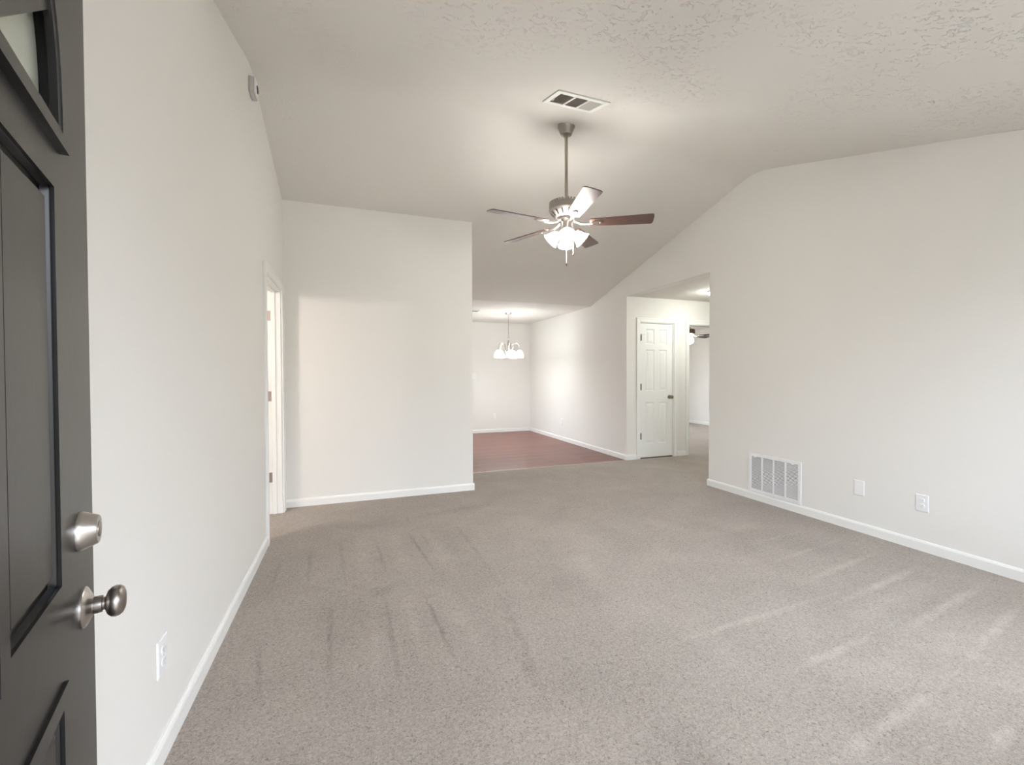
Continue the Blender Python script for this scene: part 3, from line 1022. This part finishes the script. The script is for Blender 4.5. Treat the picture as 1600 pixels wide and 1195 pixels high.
# local -z is down into the room
def fr_box(x0, x1, y0, y1, z0=-0.010, z1=-0.0005):
    box(bm, x0, x1, y0, y1, z0, z1)
fr_box(-vw / 2, -vw / 2 + fx_, -vd / 2, vd / 2)
fr_box(vw / 2 - fx_, vw / 2, -vd / 2, vd / 2)
fr_box(-vw / 2 + fx_, vw / 2 - fx_, -vd / 2, -vd / 2 + fy2)
fr_box(-vw / 2 + fx_, vw / 2 - fx_, vd / 2 - fy2, vd / 2)
obj('register_frame', bm, M_VENTWHITE, vr, bevel=0.004)
bw = (vw - 2 * fx_) / 3
for k in (1, 2):
    bm = bmesh.new()
    x = -vw / 2 + fx_ + bw * k
    box(bm, x - 0.007, x + 0.007, -vd / 2 + fy2, vd / 2 - fy2, -0.010, -0.001)
    obj('divider', bm, M_VENTWHITE, vr)
bm = bmesh.new()
box(bm, -vw / 2 + fx_, vw / 2 - fx_, -vd / 2 + fy2, vd / 2 - fy2, -0.002, -0.0006)
obj('recess', bm, M_SLOT, vr)
bm = bmesh.new()
for q in range(9):      # left bay: fins across the bay
    x = -vw / 2 + fx_ + bw * (q + 0.6) / 9.4
    prism(bm, [(x, -0.009), (x + 0.0012, -0.009), (x + 0.004, -0.002), (x + 0.0028, -0.002)], -vd / 2 + fy2, vd / 2 - fy2, lambda p, q_, t: (p, t, q_))
obj('fins', bm, plain('taupe_fin', (0.42, 0.38, 0.33), 0.6), vr)  # left bay fins in a darker, warmer tone than the frame
for k, (mt, tilt) in enumerate(((plain('shadow_fin', (0.36, 0.32, 0.29), 0.6), 1), (plain('lit_fin', (0.62, 0.60, 0.55), 0.5), -1))):  # light put into the fin colours: middle bay shaded, right bay lit
    bm = bmesh.new()
    x0 = -vw / 2 + fx_ + bw * (k + 1) + 0.007
    x1 = x0 + bw - (0.014 if k == 0 else 0.007)
    for q in range(14):
        y = -vd / 2 + fy2 + (vd - 2 * fy2) * (q + 0.2) / 14
        prism(bm, [(y + 0.002, -0.009), (y + 0.0032, -0.009), (y + 0.003 + tilt * 0.005, -0.002), (y + 0.002 + tilt * 0.005, -0.002)], x0, x1, lambda p, q_, t: (t, p, q_))
    obj('fins', bm, mt, vr)
bm = bmesh.new()
tube(bm, [(-vw / 2 + fx_ - 0.008, -0.01, -0.010), (-vw / 2 + fx_ - 0.008, -0.01, -0.018), (-vw / 2 + fx_ - 0.008, 0.02, -0.020)], 0.003, 8)
obj('damper_lever', bm, M_VENTWHITE, vr)

# dining ceiling register
dr = thing('ceiling_register', 'narrow register on the dining ceiling at the free corner', 'air vent', (2.045, 7.66, ZC))
bm = bmesh.new()
for (x0, x1, y0, y1) in ((-0.13, 0.13, -0.075, -0.05), (-0.13, 0.13, 0.05, 0.075), (-0.13, -0.11, -0.05, 0.05), (0.11, 0.13, -0.05, 0.05)):
    box(bm, x0, x1, y0, y1, -0.009, -0.0005)
obj('register_frame', bm, M_VENTWHITE, dr, bevel=0.003)
bm = bmesh.new()
for q in range(7):
    box(bm, -0.11, 0.11, -0.046 + q * 0.014, -0.040 + q * 0.014, -0.012, -0.004)
obj('fins', bm, M_MIDSLOT, dr)

# ------------------------------------------------------------------ small detector on the left wall under the ridge
dt = thing('wall_detector', 'small white detector box with a black lens high on the left wall', 'detector', (XL, 3.29, 3.075))
bm = bmesh.new()
box(bm, 0.0005, 0.030, -0.055, 0.055, 0.0, 0.105)
obj('housing', bm, M_GREY, dt, bevel=0.006)
bm = bmesh.new()
box(bm, 0.030, 0.040, -0.050, 0.050, 0.004, 0.101)
cv = obj('front_cover', bm, M_PLASTIC, dt, bevel=0.004)
bm = bmesh.new()
lathe(bm, [(0.026, 0.0), (0.025, 0.003), (0.018, 0.005)], 28, AXM((0.0398, 0.010, 0.056), (1, 0, 0)))
ln = obj('lens', bm, M_BLACK, cv, True)
ln['label'] = 'black lens'

# ------------------------------------------------------------------ ceiling fan
FX, FY = 1.628, 3.17
FZ = zceil(FY)
fan = thing('ceiling_fan', 'five blade ceiling fan with lit glass shades on a long rod in the living room', 'ceiling fan', (FX, FY, FZ))
L = lambda z: z - FZ           # world z to fan z
bm = bmesh.new()
lathe(bm, [(0.068, 0.012), (0.068, -0.018), (0.064, -0.024), (0.056, -0.040), (0.046, -0.070), (0.042, -0.078), (0.030, -0.082), (0.014, -0.083)], 36)
obj('canopy', bm, M_DKNICKEL, fan, True)
bm = bmesh.new()
lathe(bm, [(0.0125, -0.06), (0.0125, L(2.655))], 20)
obj('downrod', bm, M_ROD, fan, True)
bm = bmesh.new()
lathe(bm, [(0.016, L(2.665)), (0.026, L(2.657)), (0.028, L(2.634)), (0.060, L(2.628)), (0.128, L(2.622)), (0.138, L(2.612)), (0.140, L(2.572)), (0.132, L(2.560)),
           (0.088, L(2.522)), (0.074, L(2.516)), (0.070, L(2.500)), (0.05, L(2.498))], 48)
mh = obj('motor_housing', bm, M_HOUSING, fan, True, angle=25)
mh['label'] = 'satin nickel motor housing'
bm = bmesh.new()
for k in range(36):      # rim of cooling fins
    a = 2 * PI * k / 36
    m4 = Matrix.Rotation(a, 4, 'Z')
    vs = box(bm, 0.122, 0.138, -0.0050, 0.0050, L(2.612), L(2.634))
    bmesh.ops.transform(bm, matrix=m4, verts=vs)
obj('cooling_fins', bm, M_NICKEL, mh)
bm = bmesh.new()
box(bm, -0.0020, 0.0014, -0.0055, 0.0055, -0.022, 0.022)
vs0 = obj('vent_slot', bm, M_BLACK, mh)
for k in range(15):      # dark slots round the lower taper
    a = 2 * PI * (k + 0.5) / 15
    o = vs0 if k == 0 else copy_tree(vs0, mh)
    o.matrix_local = Matrix.Rotation(a, 4, 'Z') @ Matrix.Translation((0.1105, 0, L(2.5405))) @ Matrix.Rotation(math.radians(49), 4, 'Y')

BZ = L(2.470)
def blade_mesh():
    bm = bmesh.new()
    R0, R1 = 0.190, 0.672
    pts = []
    n = 14
    for k in range(n + 1):
        u = k / n
        hw = 0.050 + 0.018 * u
        pts.append((R0 + (R1 - 0.022 - R0) * u, hw))
    # rounded tip
    tip = []
    for k in range(1, 12):
        a = PI / 2 - PI * k / 12
        tip.append((R1 - 0.022 + 0.022 * max(0, math.cos(a)) ** 0.7, 0.068 * math.copysign(abs(math.sin(a)) ** 0.55, math.sin(a))))
    out = pts + tip + [(x, -y) for x, y in reversed(pts)]
    root = [(R0 - 0.012, -0.030), (R0 - 0.012, 0.030)]
    prism(bm, out + root, -0.003, 0.003, lambda p, q, t: (p, q, t))
    return bm
def iron_mesh():
    bm = bmesh.new()
    # plate under the blade
    pts = []
    for k in range(20):
        a = 2 * PI * k / 20
        pts.append((0.235 + 0.055 * math.cos(a), 0.026 * math.sin(a)))
    prism(bm, pts, -0.011, -0.0032, lambda p, q, t: (p, q, t))
    # arm out of the motor
    tube(bm, [(0.060, 0, 0.020), (0.090, 0, 0.006), (0.120, 0, -0.006), (0.160, 0, -0.009), (0.200, 0, -0.008)], [0.010, 0.010, 0.010, 0.011, 0.012], 10)
    for s in (-1, 1):
        lathe(bm, [(0.005, 0), (0.005, 0.003), (0.002, 0.005)], 10, AXM((0.235 + s * 0.03, 0.0, -0.011), (0, 0, -1)))
    return bm
b0 = obj('blade', blade_mesh(), M_WALNUT, fan)
b0['label'] = 'dark walnut fan blade'
i0 = obj('blade_iron', iron_mesh(), M_NICKEL, b0, True)
for k in range(5):
    o = b0 if k == 0 else copy_tree(b0, fan)
    o.location = (0, 0, BZ)
    o.rotation_mode = 'XYZ'
    o.rotation_euler = (Matrix.Rotation(math.radians(-30 + 72 * k), 3, 'Z') @ Matrix.Rotation(math.radians(-12), 3, 'X')).to_euler()

bm = bmesh.new()
lathe(bm, [(0.05, L(2.500)), (0.052, L(2.496)), (0.050, L(2.448)), (0.058, L(2.444)), (0.058, L(2.404)), (0.030, L(2.392)), (0.012, L(2.382))], 36)
lk = obj('light_kit', bm, M_NICKEL, fan, True)
def shade_mesh():
    bm = bmesh.new()
    prof = [(0.022, 0.0), (0.030, 0.008), (0.040, 0.025), (0.048, 0.050), (0.056, 0.072), (0.066, 0.086)]
    inn = [(r - 0.003, z) for r, z in reversed(prof)]
    allp = prof + inn
    seg = 28
    rings = [[bm.verts.new((r * math.cos(2 * PI * k / seg), r * math.sin(2 * PI * k / seg), z)) for k in range(seg)] for r, z in allp]
    for r0, r1 in zip(rings, rings[1:]):
        for k in range(seg):
            bm.faces.new((r0[k], r0[(k + 1) % seg], r1[(k + 1) % seg], r1[k]))
    return bm
def bulb_mesh(r=0.024):
    bm = bmesh.new()
    lathe(bm, [(0.010, 0.0), (0.012, 0.015), (r * 0.9, 0.032), (r, 0.045), (r * 0.85, 0.058), (r * 0.4, 0.068)], 16)
    return bm
sh0 = None
for k in range(4):
    a = math.radians(-70 + 45 + 90 * k)
    d = Vector((math.cos(a) * 0.72, math.sin(a) * 0.72, -0.70)).normalized()
    base = Vector((math.cos(a) * 0.048, math.sin(a) * 0.048, L(2.414)))
    bm = bmesh.new()
    lathe(bm, [(0.014, -0.01), (0.016, 0.018), (0.022, 0.022), (0.023, 0.034), (0.020, 0.036)], 18, AXM(base, d))
    sk = obj('socket', bm, M_NICKEL, lk, True)
    if sh0 is None:
        sh = sh0 = obj('lamp_shade', shade_mesh(), M_FANGLOW, fan, True)
        sh['label'] = 'glowing white glass shade'
        obj('bulb', bulb_mesh(), M_FANGLOW, sh, True)
    else:
        sh = copy_tree(sh0, fan)
    sh.matrix_local = AXM(base + d * 0.028, d)
for (px_, py_, z1, cr0) in ((-0.020, -0.040, 2.122, 0.0030), (0.055, -0.010, 2.215, 0.0013)):
    bm = bmesh.new()
    tube(bm, [(px_, py_, L(2.425)), (px_, py_, L(z1 + 0.02))], cr0, 6)
    ch = obj('pull_chain', bm, M_PLASTIC, fan)
    bm = bmesh.new()
    lathe(bm, [(0.001, 0), (0.004, 0.004), (0.006, 0.014), (0.003, 0.024)], 10, Matrix.Translation((px_, py_, L(z1))))
    obj('chain_fob', bm, M_BRONZE, ch, True)

# ------------------------------------------------------------------ dining chandelier
CX, CYY = 2.765, 7.734
chd = thing('chandelier', 'five arm chandelier with lit white bell shades hanging in the dining area', 'chandelier', (CX, CYY, ZC))
Lc = lambda z: z - ZC
bm = bmesh.new()
lathe(bm, [(0.062, 0.004), (0.062, -0.008), (0.050, -0.020), (0.020, -0.030), (0.008, -0.034)], 28)
obj('canopy', bm, M_NICKEL, chd, True)
bm = bmesh.new()
zc_ = -0.034
k = 0
while zc_ > Lc(1.955):     # chain links
    pts = []
    for q in range(13):
        a = 2 * PI * q / 12
        x, z = 0.008 * math.cos(a), 0.019 * math.sin(a)
        pts.append((x, 0, zc_ - 0.019 + z) if k % 2 == 0 else (0, x, zc_ - 0.019 + z))
    tube(bm, pts, 0.0026, 6)
    zc_ -= 0.031
    k += 1
tube(bm, [(0.006, 0.004, -0.03), (0.009, 0.0, -0.15), (0.004, 0.007, -0.28), (0.006, 0.0, Lc(1.955))], 0.0028, 6)
obj('chain', bm, M_NICKEL, chd, True)
bm = bmesh.new()
lathe(bm, [(0.004, Lc(1.965)), (0.018, Lc(1.955)), (0.022, Lc(1.940)), (0.014, Lc(1.925)), (0.012, Lc(1.89)), (0.022, Lc(1.87)), (0.026, Lc(1.83)), (0.018, Lc(1.79)),
           (0.016, Lc(1.74)), (0.034, Lc(1.715)), (0.038, Lc(1.700)), (0.028, Lc(1.685)), (0.012, Lc(1.665)), (0.014, Lc(1.65)), (0.004, Lc(1.635))], 24)
obj('column', bm, M_NICKEL, chd, True)
arm0 = None
for k in range(5):
    a = math.radians(-100 + 72 * k)
    if arm0 is None:
        bm = bmesh.new()
        pts = [(0.030, 0, Lc(1.705)), (0.060, 0, Lc(1.700))]
        for q in range(13):
            t = PI - PI * q / 12
            pts.append((0.142 + 0.066 * math.cos(t), 0, Lc(1.775) + 0.085 * math.sin(t)))
        pts += [(0.208, 0, Lc(1.745)), (0.208, 0, Lc(1.715))]
        tube(bm, pts, 0.0075, 10)
        arm0 = arm = obj('arm', bm, M_NICKEL, chd, True)
        bm = bmesh.new()
        prof = [(0.020, Lc(1.722)), (0.034, Lc(1.712)), (0.052, Lc(1.692)), (0.066, Lc(1.660)), (0.074, Lc(1.625)), (0.078, Lc(1.590))]
        allp = prof + [(r - 0.004, z) for r, z in reversed(prof)]
        seg = 24
        rings = [[bm.verts.new((0.208 + r * math.cos(2 * PI * j / seg), r * math.sin(2 * PI * j / seg), z)) for j in range(seg)] for r, z in allp]
        for r0, r1 in zip(rings, rings[1:]):
            for j in range(seg):
                bm.faces.new((r0[j], r0[(j + 1) % seg], r1[(j + 1) % seg], r1[j]))
        s_ = obj('lamp_shade', bm, M_CHGLOW, arm, True)
        s_['label'] = 'glowing white bell shade'
    else:
        arm = copy_tree(arm0, chd)
    arm.rotation_euler = (0, 0, a)

# ------------------------------------------------------------------ hallway flush light
hl = thing('flush_ceiling_light', 'round flush light glowing on the hallway ceiling at the wall edge', 'ceiling light', (4.80, 4.74, ZC))
bm = bmesh.new()
lathe(bm, [(0.155, 0.002), (0.155, -0.018), (0.14, -0.022)], 36)
obj('base_ring', bm, M_NICKEL, hl, True)
bm = bmesh.new()
lathe(bm, [(0.142, -0.018), (0.140, -0.040), (0.120, -0.065), (0.080, -0.085), (0.030, -0.094), (0.006, -0.095)], 36)
obj('lamp_shade', bm, M_HALLGLOW, hl, True)

# ------------------------------------------------------------------ bedroom fan
bf = thing('ceiling_fan', 'dark blade ceiling fan with a lit globe seen through the bedroom doorway', 'ceiling fan', (6.68, 7.40, ZC))
bm = bmesh.new()
lathe(bm, [(0.08, 0.002), (0.08, -0.03), (0.05, -0.06), (0.018, -0.07), (0.018, -0.20)], 28)
obj('canopy', bm, M_BRONZE, bf, True)
bm = bmesh.new()
lathe(bm, [(0.03, -0.19), (0.105, -0.21), (0.11, -0.29), (0.09, -0.33), (0.05, -0.35), (0.05, -0.38), (0.04, -0.385)], 32)
obj('motor_housing', bm, M_BRONZE, bf, True)
bb0 = obj('blade', blade_mesh(), plain('espresso_blade', (0.022, 0.013, 0.011), 0.55, var=0.15, bscale=20), bf)
obj('blade_iron', iron_mesh(), M_NICKEL, bb0, True)
for k in range(5):
    o = bb0 if k == 0 else copy_tree(bb0, bf)
    o.location = (0, 0, -0.345)
    o.rotation_euler = (Matrix.Rotation(math.radians(-58 + 72 * k), 3, 'Z') @ Matrix.Rotation(math.radians(-12), 3, 'X')).to_euler()
bm = bmesh.new()
lathe(bm, [(0.04, -0.375), (0.065, -0.385), (0.082, -0.410), (0.086, -0.440), (0.078, -0.475), (0.055, -0.500), (0.025, -0.512), (0.005, -0.514)], 32)
obj('lamp_globe', bm, M_BEDGLOW, bf, True)
